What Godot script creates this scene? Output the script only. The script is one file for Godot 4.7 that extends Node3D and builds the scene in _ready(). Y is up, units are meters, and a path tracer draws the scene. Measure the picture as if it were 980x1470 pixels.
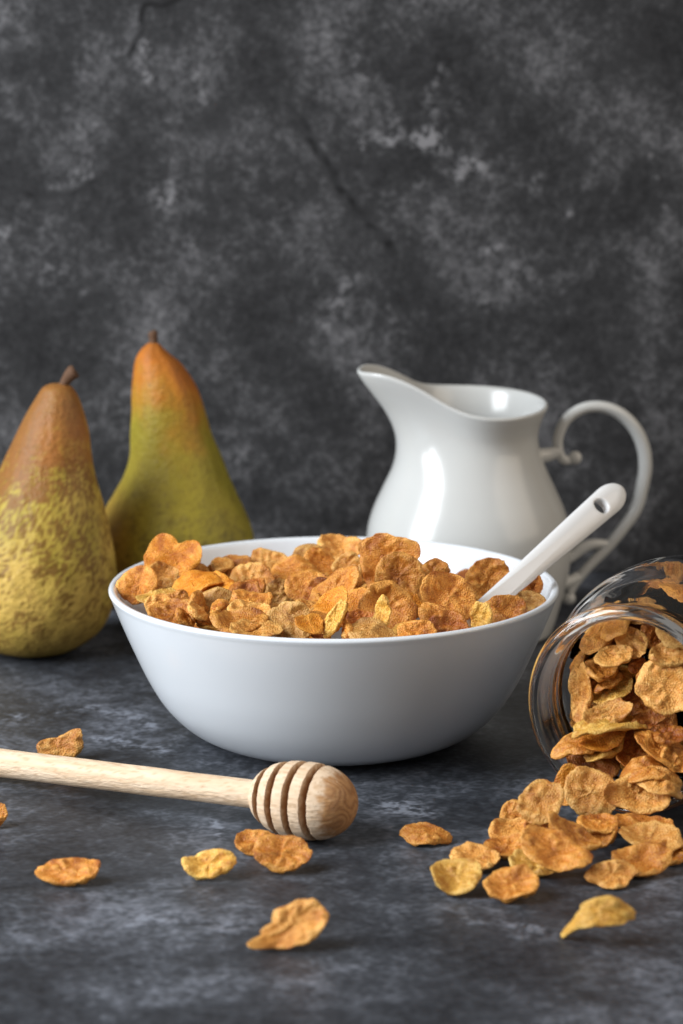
extends Node3D
# A bowl of corn flakes, a jar tipped on its side, two pears, a milk jug and a honey dipper on a slate board.
# Lengths in the builders are centimetres (CM turns them into metres).

const CM := 0.01
var used := {}
var rng := RandomNumberGenerator.new()
var n_low := FastNoiseLite.new()
var n_bump := FastNoiseLite.new()
var n_cell := FastNoiseLite.new()
var n_spot := FastNoiseLite.new()
var flake_mat: StandardMaterial3D
var flake_seed := 100
var fillers: Array = []
var jar_at := Vector3(10.277, 4.4, 11.871)
var jar_yaw := deg_to_rad(28.0)
var group_of := {
	"bowl": "corn flakes heaped in the white bowl", "jar": "corn flakes in the mouth of the glass jar",
	"spill": "corn flakes spilled from the glass jar", "loose": "corn flakes scattered on the table",
}


func _ready() -> void:
	# ---- camera
	var cam := Camera3D.new()
	cam.name = "camera"
	add_child(cam)
	cam.position = Vector3(0.304, 27.517, 90.07) * CM
	cam.rotation_degrees = Vector3(-11.521, 0, 0)
	var lens := CameraAttributesPhysical.new()
	lens.frustum_focal_length = 54.13
	lens.frustum_focus_distance = 0.862
	lens.frustum_near = 0.05
	lens.frustum_far = 20.0
	lens.exposure_aperture = 6.8
	cam.attributes = lens
	cam.fov = 25.0
	cam.near = 0.05
	cam.far = 20.0
	cam.current = true
	# ---- air and exposure
	var env := Environment.new()
	env.background_mode = Environment.BG_COLOR
	env.background_color = Color(0.465, 0.455, 0.44)
	env.tonemap_mode = Environment.TONE_MAPPER_LINEAR
	env.tonemap_exposure = 1.1
	env.sdfgi_enabled = true
	env.ssao_enabled = true
	env.ssil_enabled = true
	var world := WorldEnvironment.new()
	world.name = "world"
	world.environment = env
	add_child(world)
	# ---- the window beside the table: two casements of daylight
	window_light("casement_light", Vector3(-96, 62, 30), Vector2(0.26, 1.0), 1.2, Color(0.965, 0.985, 1.0))
	window_light("casement_light", Vector3(-83, 62, 55), Vector2(0.26, 1.0), 1.2, Color(0.965, 0.985, 1.0))
	# weaker, warmer light that comes back from the far side of the room
	window_light("room_light", Vector3(95, 62, 30), Vector2(0.9, 0.8), 0.42, Color(1.0, 0.93, 0.84))
	noises()
	flake_material()
	table_and_backdrop()
	bowl()
	pears()
	jug()
	spoon()
	dipper()
	jar()
	all_flakes()


func window_light(called: String, at: Vector3, size: Vector2, energy: float, tint: Color) -> void:
	var l := AreaLight3D.new()
	l.name = called
	l.area_size = size
	l.light_color = tint
	l.light_energy = energy
	l.shadow_enabled = true
	l.area_range = 6.0
	add_child(l, true)
	l.look_at_from_position(at * CM, Vector3(-2, 4, -4) * CM)


func noises() -> void:
	rng.seed = 7
	for n: FastNoiseLite in [n_low, n_bump, n_cell, n_spot]:
		n.seed = 5
		n.frequency = 1.0
		n.noise_type = FastNoiseLite.TYPE_SIMPLEX_SMOOTH
		n.fractal_type = FastNoiseLite.FRACTAL_NONE
	n_bump.fractal_type = FastNoiseLite.FRACTAL_FBM
	n_bump.fractal_octaves = 3
	n_spot.fractal_type = FastNoiseLite.FRACTAL_FBM
	n_spot.fractal_octaves = 4
	n_cell.noise_type = FastNoiseLite.TYPE_CELLULAR
	n_cell.cellular_return_type = FastNoiseLite.RETURN_DISTANCE


# ---------------------------------------------------------------- naming and meshes

func tag(o: Node, label: String, category: String, group := "", kind := "") -> void:
	if label: o.set_meta("label", label)
	if category: o.set_meta("category", category)
	if group: o.set_meta("group", group)
	if kind: o.set_meta("kind", kind)


func numbered(called: String) -> String:
	var n: int = used.get(called, 0)
	used[called] = n + 1
	return called if n == 0 else "%s_%03d" % [called, n]


func put(called: String, mesh: Mesh, mat: Material, parent: Node = null) -> MeshInstance3D:
	var o := MeshInstance3D.new()
	o.mesh = mesh
	if mat: o.material_override = mat
	if parent:
		o.name = called
		parent.add_child(o, true)
	else:
		o.name = numbered(called)
		add_child(o, true)
	return o


func root_of(called: String, at: Vector3) -> Node3D:
	var o := Node3D.new()
	o.name = numbered(called)
	add_child(o, true)
	o.position = at * CM
	return o


func build(pos: PackedVector3Array, idx: PackedInt32Array, col := PackedColorArray()) -> ArrayMesh:
	# vertices in cm, triangles in any one winding: makes the normals point outwards and the front faces clockwise
	var vol := 0.0
	for i in range(0, idx.size(), 3):
		vol += pos[idx[i]].dot(pos[idx[i + 1]].cross(pos[idx[i + 2]]))
	var nor := PackedVector3Array()
	nor.resize(pos.size())
	var out := PackedInt32Array()
	out.resize(idx.size())
	for i in range(0, idx.size(), 3):
		var a := idx[i]
		var b := idx[i + 1]
		var c := idx[i + 2]
		if vol < 0.0:
			var t := b
			b = c
			c = t
		var n := (pos[b] - pos[a]).cross(pos[c] - pos[a])
		nor[a] += n
		nor[b] += n
		nor[c] += n
		out[i] = a
		out[i + 1] = c
		out[i + 2] = b
	var p := PackedVector3Array()
	p.resize(pos.size())
	for i in pos.size():
		p[i] = pos[i] * CM
		nor[i] = nor[i].normalized()
	var arr := []
	arr.resize(Mesh.ARRAY_MAX)
	arr[Mesh.ARRAY_VERTEX] = p
	arr[Mesh.ARRAY_NORMAL] = nor
	arr[Mesh.ARRAY_INDEX] = out
	if col.size(): arr[Mesh.ARRAY_COLOR] = col
	var m := ArrayMesh.new()
	m.add_surface_from_arrays(Mesh.PRIMITIVE_TRIANGLES, arr)
	return m


func loft(rows: Array, caps := true, ring := false, paint = null) -> ArrayMesh:
	# rows of closed loops with equal counts; caps: a point closes each end; ring: the last row joins the first
	var n: int = rows[0].size()
	var pos := PackedVector3Array()
	for r: PackedVector3Array in rows:
		pos.append_array(r)
	var idx := PackedInt32Array()
	var k := rows.size()
	for i in (k if ring else k - 1):
		var a0 := i * n
		var b0 := ((i + 1) % k) * n
		for j in n:
			var j2 := (j + 1) % n
			idx.append_array([a0 + j, a0 + j2, b0 + j, a0 + j2, b0 + j2, b0 + j])
	if caps and not ring:
		for e in 2:
			var row: PackedVector3Array = rows[0] if e == 0 else rows[k - 1]
			var mid := Vector3.ZERO
			for v in row: mid += v
			pos.append(mid / n)
			var at := 0 if e == 0 else (k - 1) * n
			for j in n:
				if e == 0: idx.append_array([pos.size() - 1, at + (j + 1) % n, at + j])
				else: idx.append_array([pos.size() - 1, at + j, at + (j + 1) % n])
	var col := PackedColorArray()
	if paint != null:
		col.resize(pos.size())
		for i in pos.size(): col[i] = paint.call(pos[i])
	return build(pos, idx, col)


func smooth_line(pts: Array, per: int) -> Array:
	# Catmull-Rom through points (Vector2 or Vector3)
	var out := []
	for i in pts.size() - 1:
		var a = pts[maxi(i - 1, 0)]
		var b = pts[i]
		var c = pts[i + 1]
		var d = pts[mini(i + 2, pts.size() - 1)]
		for k in per:
			out.append(b.cubic_interpolate(c, a, d, float(k) / per))
	out.append(pts[pts.size() - 1])
	return out


func circle(c: Vector3, r: float, n: int) -> PackedVector3Array:
	var out := PackedVector3Array()
	for j in n:
		var a := TAU * j / n
		out.append(c + Vector3(r * cos(a), 0, r * sin(a)))
	return out


func lathe(profile: Array, n: int, paint = null) -> ArrayMesh:
	# profile of Vector2(radius, height); ends close on the axis
	var rows := []
	for p: Vector2 in profile: rows.append(circle(Vector3(0, p.y, 0), maxf(p.x, 0.002), n))
	return loft(rows, true, false, paint)


func tube(line: Array, radii: Array, n: int, flat := 1.0) -> ArrayMesh:
	var rows := []
	var side := Vector3.ZERO
	for i in line.size():
		var d: Vector3 = (line[mini(i + 1, line.size() - 1)] - line[maxi(i - 1, 0)]).normalized()
		if side == Vector3.ZERO: side = d.cross(Vector3(0, 0, 1)).normalized()
		side = (side - d * side.dot(d)).normalized()
		var up := d.cross(side)
		var f := float(i) / (line.size() - 1) * (radii.size() - 1)
		var r := lerpf(radii[int(f)], radii[mini(int(f) + 1, radii.size() - 1)], f - int(f))
		var row := PackedVector3Array()
		for j in n:
			var a := TAU * j / n
			row.append(line[i] + side * cos(a) * r + up * sin(a) * r * flat)
		rows.append(row)
	return loft(rows)


# ---------------------------------------------------------------- materials

func noise_tex(freq: float, octaves: int, seed_: int, ramp: Gradient = null, size := 512, kind := FastNoiseLite.TYPE_SIMPLEX_SMOOTH) -> NoiseTexture2D:
	var n := FastNoiseLite.new()
	n.noise_type = kind
	n.seed = seed_
	n.frequency = freq
	n.fractal_type = FastNoiseLite.FRACTAL_FBM
	n.fractal_octaves = octaves
	var t := NoiseTexture2D.new()
	t.width = size
	t.height = size
	t.seamless = true
	t.noise = n
	if ramp: t.color_ramp = ramp
	return t


func ramp_of(stops: Array) -> Gradient:
	var g := Gradient.new()
	var offs := PackedFloat32Array()
	var cols := PackedColorArray()
	for s in stops:
		offs.append(s[0])
		cols.append(s[1])
	g.offsets = offs
	g.colors = cols
	return g


func flake_material() -> void:
	var m := StandardMaterial3D.new()
	m.resource_name = "toasted_flake"
	m.vertex_color_use_as_albedo = true
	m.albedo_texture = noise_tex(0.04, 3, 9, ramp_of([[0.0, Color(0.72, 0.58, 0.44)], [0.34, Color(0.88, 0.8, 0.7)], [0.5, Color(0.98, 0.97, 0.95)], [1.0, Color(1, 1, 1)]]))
	m.uv1_triplanar = true
	m.uv1_scale = Vector3.ONE * 52.0
	m.roughness = 0.4
	m.metallic_specular = 0.4
	m.heightmap_enabled = true
	m.heightmap_texture = noise_tex(0.042, 3, 9)
	m.heightmap_scale = 0.042
	m.backlight_enabled = true
	m.backlight = Color(0.22, 0.2, 0.16)
	flake_mat = m


func porcelain(tint: Color, rough: float) -> StandardMaterial3D:
	var m := StandardMaterial3D.new()
	m.resource_name = "glazed_white"
	m.albedo_color = tint
	m.roughness = rough
	m.metallic_specular = 0.5
	return m


func paint_strokes(delta: PackedFloat32Array, w: int, h: int, strokes: Array) -> void:
	# each stroke: [width, change, points in pixels of the picture being made]
	for s in strokes:
		var r: float = s[0]
		var pts: Array = s[2]
		if pts.size() > 1: pts = smooth_line(pts, 14)
		for p: Vector2 in pts:
			var wob := p + Vector2(n_low.get_noise_2d(p.x * 0.05, p.y * 0.05), n_low.get_noise_2d(p.y * 0.05, p.x * 0.05 + 40)) * r * 0.8
			var gain: float = s[1] * (1.0 if pts.size() == 1 else clampf(r / 9.0, 0.25, 0.62)) * (0.75 + 0.5 * n_low.get_noise_2d(p.x * 0.04 + 9, p.y * 0.04))
			for y in range(maxi(0, int(wob.y - 2 * r)), mini(h, int(wob.y + 2 * r) + 1)):
				for x in range(maxi(0, int(wob.x - 2 * r)), mini(w, int(wob.x + 2 * r) + 1)):
					var d := Vector2(x, y).distance_squared_to(wob) / (r * r)
					if d < 4.0: delta[y * w + x] += gain * exp(-d * 1.6)


func slate_texture(w: int, h: int, seed_: int, px_per_cm: float, strokes: Array, dark: Color, mid: Color, light: Color, contrast: float, stretch: float) -> ImageTexture:
	var maps := []
	for spec in [[0.14, 4, 0], [1.1, 4, 1], [3.2, 3, 2], [0.42, 4, 3]]:
		var n := FastNoiseLite.new()
		n.seed = seed_ + spec[2]
		n.noise_type = FastNoiseLite.TYPE_SIMPLEX_SMOOTH
		n.frequency = spec[0] / px_per_cm
		n.fractal_type = FastNoiseLite.FRACTAL_RIDGED if spec[2] == 3 else FastNoiseLite.FRACTAL_FBM
		n.fractal_octaves = spec[1]
		n.domain_warp_enabled = true
		n.domain_warp_amplitude = px_per_cm * 0.5
		n.domain_warp_frequency = 0.35 / px_per_cm
		var im := n.get_image(int(w / stretch), h, false, false, false)
		im.convert(Image.FORMAT_L8)
		if stretch != 1.0: im.resize(w, h, Image.INTERPOLATE_CUBIC)
		maps.append(im.get_data())
	var a: PackedByteArray = maps[0]
	var b: PackedByteArray = maps[1]
	var c: PackedByteArray = maps[2]
	var d: PackedByteArray = maps[3]
	var delta := PackedFloat32Array()
	delta.resize(w * h)
	paint_strokes(delta, w, h, strokes)
	var out := PackedByteArray()
	out.resize(w * h * 3)
	var k := 0
	for i in w * h:
		var v := 0.5 + contrast * ((a[i] - 128) * 0.0066 + (b[i] - 128) * 0.0038 + (c[i] - 128) * 0.0040 + (d[i] - 150) * 0.0014) + delta[i] * clampf(0.55 + (b[i] - 128) * 0.011 + (c[i] - 128) * 0.006, 0.05, 1.3)
		v = clampf(v, 0.0, 1.0)
		var q: Color
		if v < 0.5: q = dark.lerp(mid, v * 2.0)
		else: q = mid.lerp(light, v * 2.0 - 1.0)
		out[k] = int(q.r * 255.0)
		out[k + 1] = int(q.g * 255.0)
		out[k + 2] = int(q.b * 255.0)
		k += 3
	return ImageTexture.create_from_image(Image.create_from_data(w, h, false, Image.FORMAT_RGB8, out))


func slab(lo: Vector3, hi: Vector3, face: int) -> ArrayMesh:
	# a box in cm whose shown face (0: top, 1: front) carries the whole texture
	var st := SurfaceTool.new()
	st.begin(Mesh.PRIMITIVE_TRIANGLES)
	var c := [Vector3(lo.x, lo.y, lo.z), Vector3(hi.x, lo.y, lo.z), Vector3(hi.x, lo.y, hi.z), Vector3(lo.x, lo.y, hi.z), Vector3(lo.x, hi.y, lo.z), Vector3(hi.x, hi.y, lo.z), Vector3(hi.x, hi.y, hi.z), Vector3(lo.x, hi.y, hi.z)]
	var quads := [[4, 5, 6, 7], [7, 6, 2, 3], [5, 4, 0, 1], [4, 7, 3, 0], [6, 5, 1, 2], [3, 2, 1, 0]]
	var uvs := [Vector2(0, 0), Vector2(1, 0), Vector2(1, 1), Vector2(0, 1)]
	for qi in 6:
		var q: Array = quads[qi]
		var n: Vector3 = (c[q[2]] - c[q[0]]).cross(c[q[1]] - c[q[0]]).normalized()
		for t in [0, 1, 2, 0, 2, 3]:
			var uv: Vector2 = uvs[t] if qi == face else uvs[t] * 0.05
			st.set_normal(n)
			st.set_uv(uv)
			st.add_vertex(c[q[t]] * CM)
	return st.commit()


func slate_material(tex: Texture2D, rough: float, relief: float) -> StandardMaterial3D:
	var m := StandardMaterial3D.new()
	m.resource_name = "dark_slate"
	m.albedo_texture = tex
	m.roughness = rough
	m.metallic_specular = 0.4
	m.heightmap_enabled = true
	m.heightmap_texture = tex
	m.heightmap_scale = relief
	return m


func table_and_backdrop() -> void:
	var bw := 1800
	var bh := 880
	var bs := []
	for s in [
		[14, 0.2, [640, 95, 615, 150, 622, 190, 600, 196]], [14, 0.22, [520, 204, 560, 190, 620, 200, 685, 235]], [13, 0.14, [685, 235, 640, 238, 530, 275]],
		[14, 0.2, [500, 395, 460, 455]], [8, 0.22, [690, 360, 718, 343]], [26, 0.3, [745, 392]], [20, 0.2, [700, 420]], [28, 0.36, [235, 285]], [9, 0.5, [272, 342]],
		[6, 0.4, [120, 405]], [5, 0.4, [255, 425]], [10, 0.26, [207, 60, 213, 115]], [7, 0.24, [285, 110, 292, 145]], [8, 0.34, [820, 298]], [6, 0.25, [505, 287]],
		[12, 0.17, [0, 330, 75, 270, 130, 240]], [9, 0.14, [925, 190, 952, 290]], [10, 0.12, [510, 60, 520, 130]], [10, 0.12, [560, 120, 570, 180]], [7, 0.13, [500, 380, 610, 490]],
		[34, 0.18, [80, 380]], [40, 0.14, [560, 440]], [30, 0.16, [640, 150]], [30, 0.12, [330, 640]], [34, 0.16, [760, 240]], [44, -0.16, [500, 330]], [70, -0.14, [900, 70]], [60, -0.12, [880, 480]], [50, -0.12, [300, 190]],
		[7, -1.0, [430, 170, 470, 230, 510, 290, 568, 352]], [4, -2.4, [262, -4, 240, 7, 212, 10, 206, 45, 188, 80]], [5, -0.9, [0, 262, 70, 274, 130, 255, 200, 205]], [5, -0.5, [610, 230, 660, 300]],
	]:
		var pts := []
		for i in range(0, s[2].size(), 2):
			pts.append(Vector2((45.3 + (s[2][i] - 490) / 28.0) * 20.0, (44.0 - 29.6 + s[2][i + 1] / 27.7) * 20.0))
		bs.append([s[0] * 0.67, s[1], pts])
	var bt := slate_texture(bw, bh, 21, 20.0, bs, Color8(18, 18, 20), Color8(49, 49, 51), Color8(120, 119, 122), 0.42, 1.0)
	var back := put("backdrop", slab(Vector3(-45, 0.03, -30.6), Vector3(45, 44, -29.0), 1), slate_material(bt, 0.85, 0.06))
	tag(back, "dark charcoal stone backdrop with pale scuffs and fine cracks", "backdrop", "", "structure")
	var ts := []
	for s in [
		[11, 0.2, [-13.5, -2, -10, -3.5, -7.4, -1]], [16, 0.22, [-8, 1.5]], [12, 0.2, [-9.5, 0.5, -6.5, 3]], [5, 0.3, [-4.4, 10.4, -4, 12.2]], [16, 0.22, [2.6, 8.8]], [14, 0.2, [3.6, 10, 1.5, 9.2]],
		[5, -0.4, [5.3, 9.4]], [4, -0.4, [5.9, 9.9]], [8, -0.2, [-6, 2.2]], [14, 0.14, [-6, 20, -3, 21]], [12, 0.14, [4.5, 20.5, 7, 21.5]], [16, -0.14, [2, 18]], [18, 0.12, [-8, 14]], [18, -0.12, [-11, 24]], [4, 0.3, [-6.3, 14.2]],
	]:
		var pts := []
		for i in range(0, s[2].size(), 2):
			pts.append(Vector2((45.0 + s[2][i]) * 20.0, (31.0 + s[2][i + 1]) * 20.0))
		ts.append([s[0], s[1], pts])
	var tt := slate_texture(1800, 1520, 77, 20.0, ts, Color8(24, 25, 29), Color8(58, 61, 67), Color8(126, 130, 141), 0.46, 1.1)
	var top := put("table_top", slab(Vector3(-45, -2.5, -31.0), Vector3(45, 0, 45), 0), slate_material(tt, 0.5, 0.09))
	tag(top, "dark blue grey slate table top with cloudy pale patches", "table", "", "structure")


# ---------------------------------------------------------------- the crockery

func bowl() -> void:
	var b := root_of("white_bowl", Vector3.ZERO)
	tag(b, "wide white bowl heaped with corn flakes", "bowl")
	var outer := [Vector2(4.1, 0.16), Vector2(4.7, 0.12), Vector2(5.5, 0.4), Vector2(6.2, 0.85), Vector2(6.9, 1.6), Vector2(7.5, 2.6), Vector2(8.05, 3.8), Vector2(8.55, 5.0), Vector2(8.93, 6.0)]
	var prof := [Vector2(0, 0.2), Vector2(2, 0.2)]
	prof.append_array(smooth_line(outer, 6))
	prof.append_array([Vector2(8.985, 6.1), Vector2(8.99, 6.17), Vector2(8.95, 6.23), Vector2(8.88, 6.26), Vector2(8.79, 6.25), Vector2(8.71, 6.2), Vector2(8.66, 6.1)])
	var inner := [Vector2(8.62, 6.0), Vector2(8.25, 5.0), Vector2(7.72, 3.8), Vector2(7.15, 2.6), Vector2(6.5, 1.7), Vector2(5.8, 1.05), Vector2(4.8, 0.65), Vector2(3, 0.55), Vector2(0, 0.55)]
	prof.append_array(smooth_line(inner, 6))
	var glaze := porcelain(Color(0.87, 0.89, 0.916), 0.17)
	put("bowl_body", lathe(prof, 160), glaze, b)
	put("foot_ring", ring_of([Vector2(3.95, 0.2), Vector2(3.95, 0.05), Vector2(4.05, 0.0), Vector2(4.3, 0.0), Vector2(4.45, 0.05), Vector2(4.5, 0.2)], 128), glaze, b)


func ring_of(profile: Array, n: int) -> ArrayMesh:
	var rows := []
	for p: Vector2 in profile: rows.append(circle(Vector3(0, p.y, 0), p.x, n))
	return loft(rows, false, true)


func pear(called: String, at: Vector3, rings: Array, label: String, stem: Array, stem_r: Array, seed_: int, paint: Callable) -> void:
	# rings from the top: [height, centre x, radius]
	var o := root_of(called, at)
	tag(o, label, "pear", "two pears behind the bowl")
	var pts := []
	for r in rings: pts.append(Vector3(r[0], r[1], r[2]))
	pts.reverse()
	pts = smooth_line(pts, 9)
	var rows := []
	var n := 150
	for p: Vector3 in pts:
		var row := PackedVector3Array()
		for j in n:
			var a := TAU * j / n
			var d := Vector3(cos(a), 0, sin(a))
			var wob := 1.0 + 0.028 * n_low.get_noise_3d(d.x * 1.1 + seed_, p.x * 0.14, d.z * 1.1) + 0.012 * n_low.get_noise_3d(d.x * 3 + seed_, p.x * 0.5, d.z * 3)
			row.append(Vector3(p.y - at.x, p.x, 0) + d * p.z * wob)
		rows.append(row)
	var m := StandardMaterial3D.new()
	m.resource_name = "pear_skin"
	m.vertex_color_use_as_albedo = true
	m.roughness = 0.55
	m.metallic_specular = 0.4
	m.heightmap_enabled = true
	m.heightmap_texture = noise_tex(0.02, 4, 15)
	m.heightmap_scale = 0.05
	m.uv1_triplanar = true
	m.uv1_scale = Vector3.ONE * 28.0
	put("flesh", loft(rows, true, false, paint), m, o)
	var wood := StandardMaterial3D.new()
	wood.resource_name = "pear_stem"
	wood.albedo_color = Color(0.36, 0.25, 0.17)
	wood.roughness = 0.8
	var line := []
	for s: Vector3 in stem: line.append(s - Vector3(at.x, 0, 0))
	put("stem", tube(smooth_line(line, 6), stem_r, 14), wood, o)


func pears() -> void:
	var l := [[12.44, -12.46, 0.06], [12.43, -12.46, 0.3], [12.34, -12.47, 0.55], [12.2, -12.48, 0.72], [11.79, -12.5, 0.97], [11.03, -12.62, 1.32], [10.24, -12.73, 1.62], [9.34, -12.9, 1.86], [8.54, -13.04, 2.11], [7.64, -13.22, 2.5], [6.32, -13.48, 3.11], [5.12, -13.64, 3.49], [4.21, -13.69, 3.66], [2.87, -13.73, 3.67], [1.78, -13.76, 3.4], [0.86, -13.78, 2.8], [0.33, -13.8, 2.1], [0.08, -13.8, 1.4], [0.0, -13.8, 0.9], [0.15, -13.8, 0.3]]
	pear("pear", Vector3(-13.8, 0, -12.82), l, "russet yellow pear nearest the frame edge, standing in front of the taller one",
		[Vector3(-12.3, 12.1, 0), Vector3(-12.12, 12.5, 0), Vector3(-11.95, 12.75, 0.05), Vector3(-11.72, 12.98, 0.1), Vector3(-11.66, 13.02, 0.1)], [0.2, 0.22, 0.24, 0.3, 0.34, 0.2], 3,
		func(p: Vector3) -> Color: return pear_skin(p, false))
	var r := [[13.6, -8.6, 0.06], [13.57, -8.6, 0.2], [13.45, -8.6, 0.36], [13.28, -8.62, 0.52], [12.95, -8.55, 0.81], [12.46, -8.36, 1.15], [11.39, -8.08, 1.55], [10.29, -7.91, 1.75], [9.18, -7.78, 1.94], [8.11, -7.6, 2.19], [7.13, -7.59, 2.55], [6.31, -7.62, 2.96], [5.6, -7.67, 3.33], [4.65, -7.7, 3.68], [3.55, -7.73, 3.86], [2.18, -7.75, 3.78], [1.32, -7.76, 3.4], [0.62, -7.77, 2.75], [0.2, -7.77, 1.9], [0.0, -7.77, 1.2], [0.2, -7.77, 0.3]]
	pear("pear", Vector3(-7.77, 0, -18.4), r, "taller green pear with an orange neck, half hidden behind the bowl",
		[Vector3(-8.6, 13.35, 0), Vector3(-8.58, 13.7, 0), Vector3(-8.6, 14.0, 0), Vector3(-8.64, 14.12, 0)], [0.24, 0.2, 0.23, 0.16], 11,
		func(p: Vector3) -> Color: return pear_skin(p, true))


func pear_skin(p: Vector3, green: bool) -> Color:
	var big := n_spot.get_noise_3d(p.x * 0.16 + (40.0 if green else 0.0), p.y * 0.14, p.z * 0.16)
	var blot := n_spot.get_noise_3d(p.x * 1.0 + 11.0, p.y * 0.9, p.z * 1.0)
	var fine := n_spot.get_noise_3d(p.x * 4.8, p.y * 4.4 + 30.0, p.z * 4.8)
	var c: Color
	if green:
		c = Color(0.29, 0.24, 0.025).lerp(Color(0.37, 0.29, 0.035), clampf(0.5 + big * 1.6, 0, 1))
		var warm := smoothstep(-0.6, -3.2, p.x + big * 1.5) * smoothstep(8.2, 4.5, p.y)
		c = c.lerp(Color(0.42, 0.23, 0.045), 0.8 * warm)
		var sp := smoothstep(0.08, 0.36, blot * 0.7 + fine * 0.75 + big * 0.3) * smoothstep(9.5, 4.0, p.y)
		c = c.lerp(Color(0.13, 0.095, 0.025), 0.62 * sp)
		var neck := smoothstep(8.6, 12.4, p.y + big * 2.0 + blot * 0.8 + p.x * 0.35)
		c = c.lerp(Color(0.46, 0.145, 0.016), neck)
		c = c.lerp(Color(0.24, 0.085, 0.025), 0.55 * smoothstep(11.6, 13.6, p.y + p.x * 0.9 + blot))
	else:
		c = Color(0.58, 0.38, 0.085).lerp(Color(0.42, 0.31, 0.045), clampf(0.5 + big * 1.8, 0, 1))
		var sp := smoothstep(-0.05, 0.3, blot * 0.85 + fine * 1.2 + big * 0.5 + 0.02 + 0.16 * smoothstep(5.0, 8.5, p.y))
		c = c.lerp(Color(0.16, 0.07, 0.013), 0.84 * sp)
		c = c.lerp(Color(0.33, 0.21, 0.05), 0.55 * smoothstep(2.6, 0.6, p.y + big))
		var neck := smoothstep(6.6, 10.6, p.y + big * 2.0 + blot * 2.0 + fine * 1.6 - absf(p.x - 0.4) * 0.25)
		c = c.lerp(Color(0.27, 0.11, 0.03), 0.9 * neck)
		c = c.lerp(Color(0.42, 0.15, 0.03), 0.45 * smoothstep(8.4, 9.6, p.y) * smoothstep(11.6, 10.0, p.y) * smoothstep(0.3, 0.9, p.x))
	var pore := n_spot.get_noise_3d(p.x * 6.5, p.y * 6.5 + 60.0, p.z * 6.5)
	c = c.lerp(Color(0.14, 0.08, 0.02), 0.4 * smoothstep(0.2, 0.42, pore))
	return c * (1.0 + 0.14 * fine)


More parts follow.
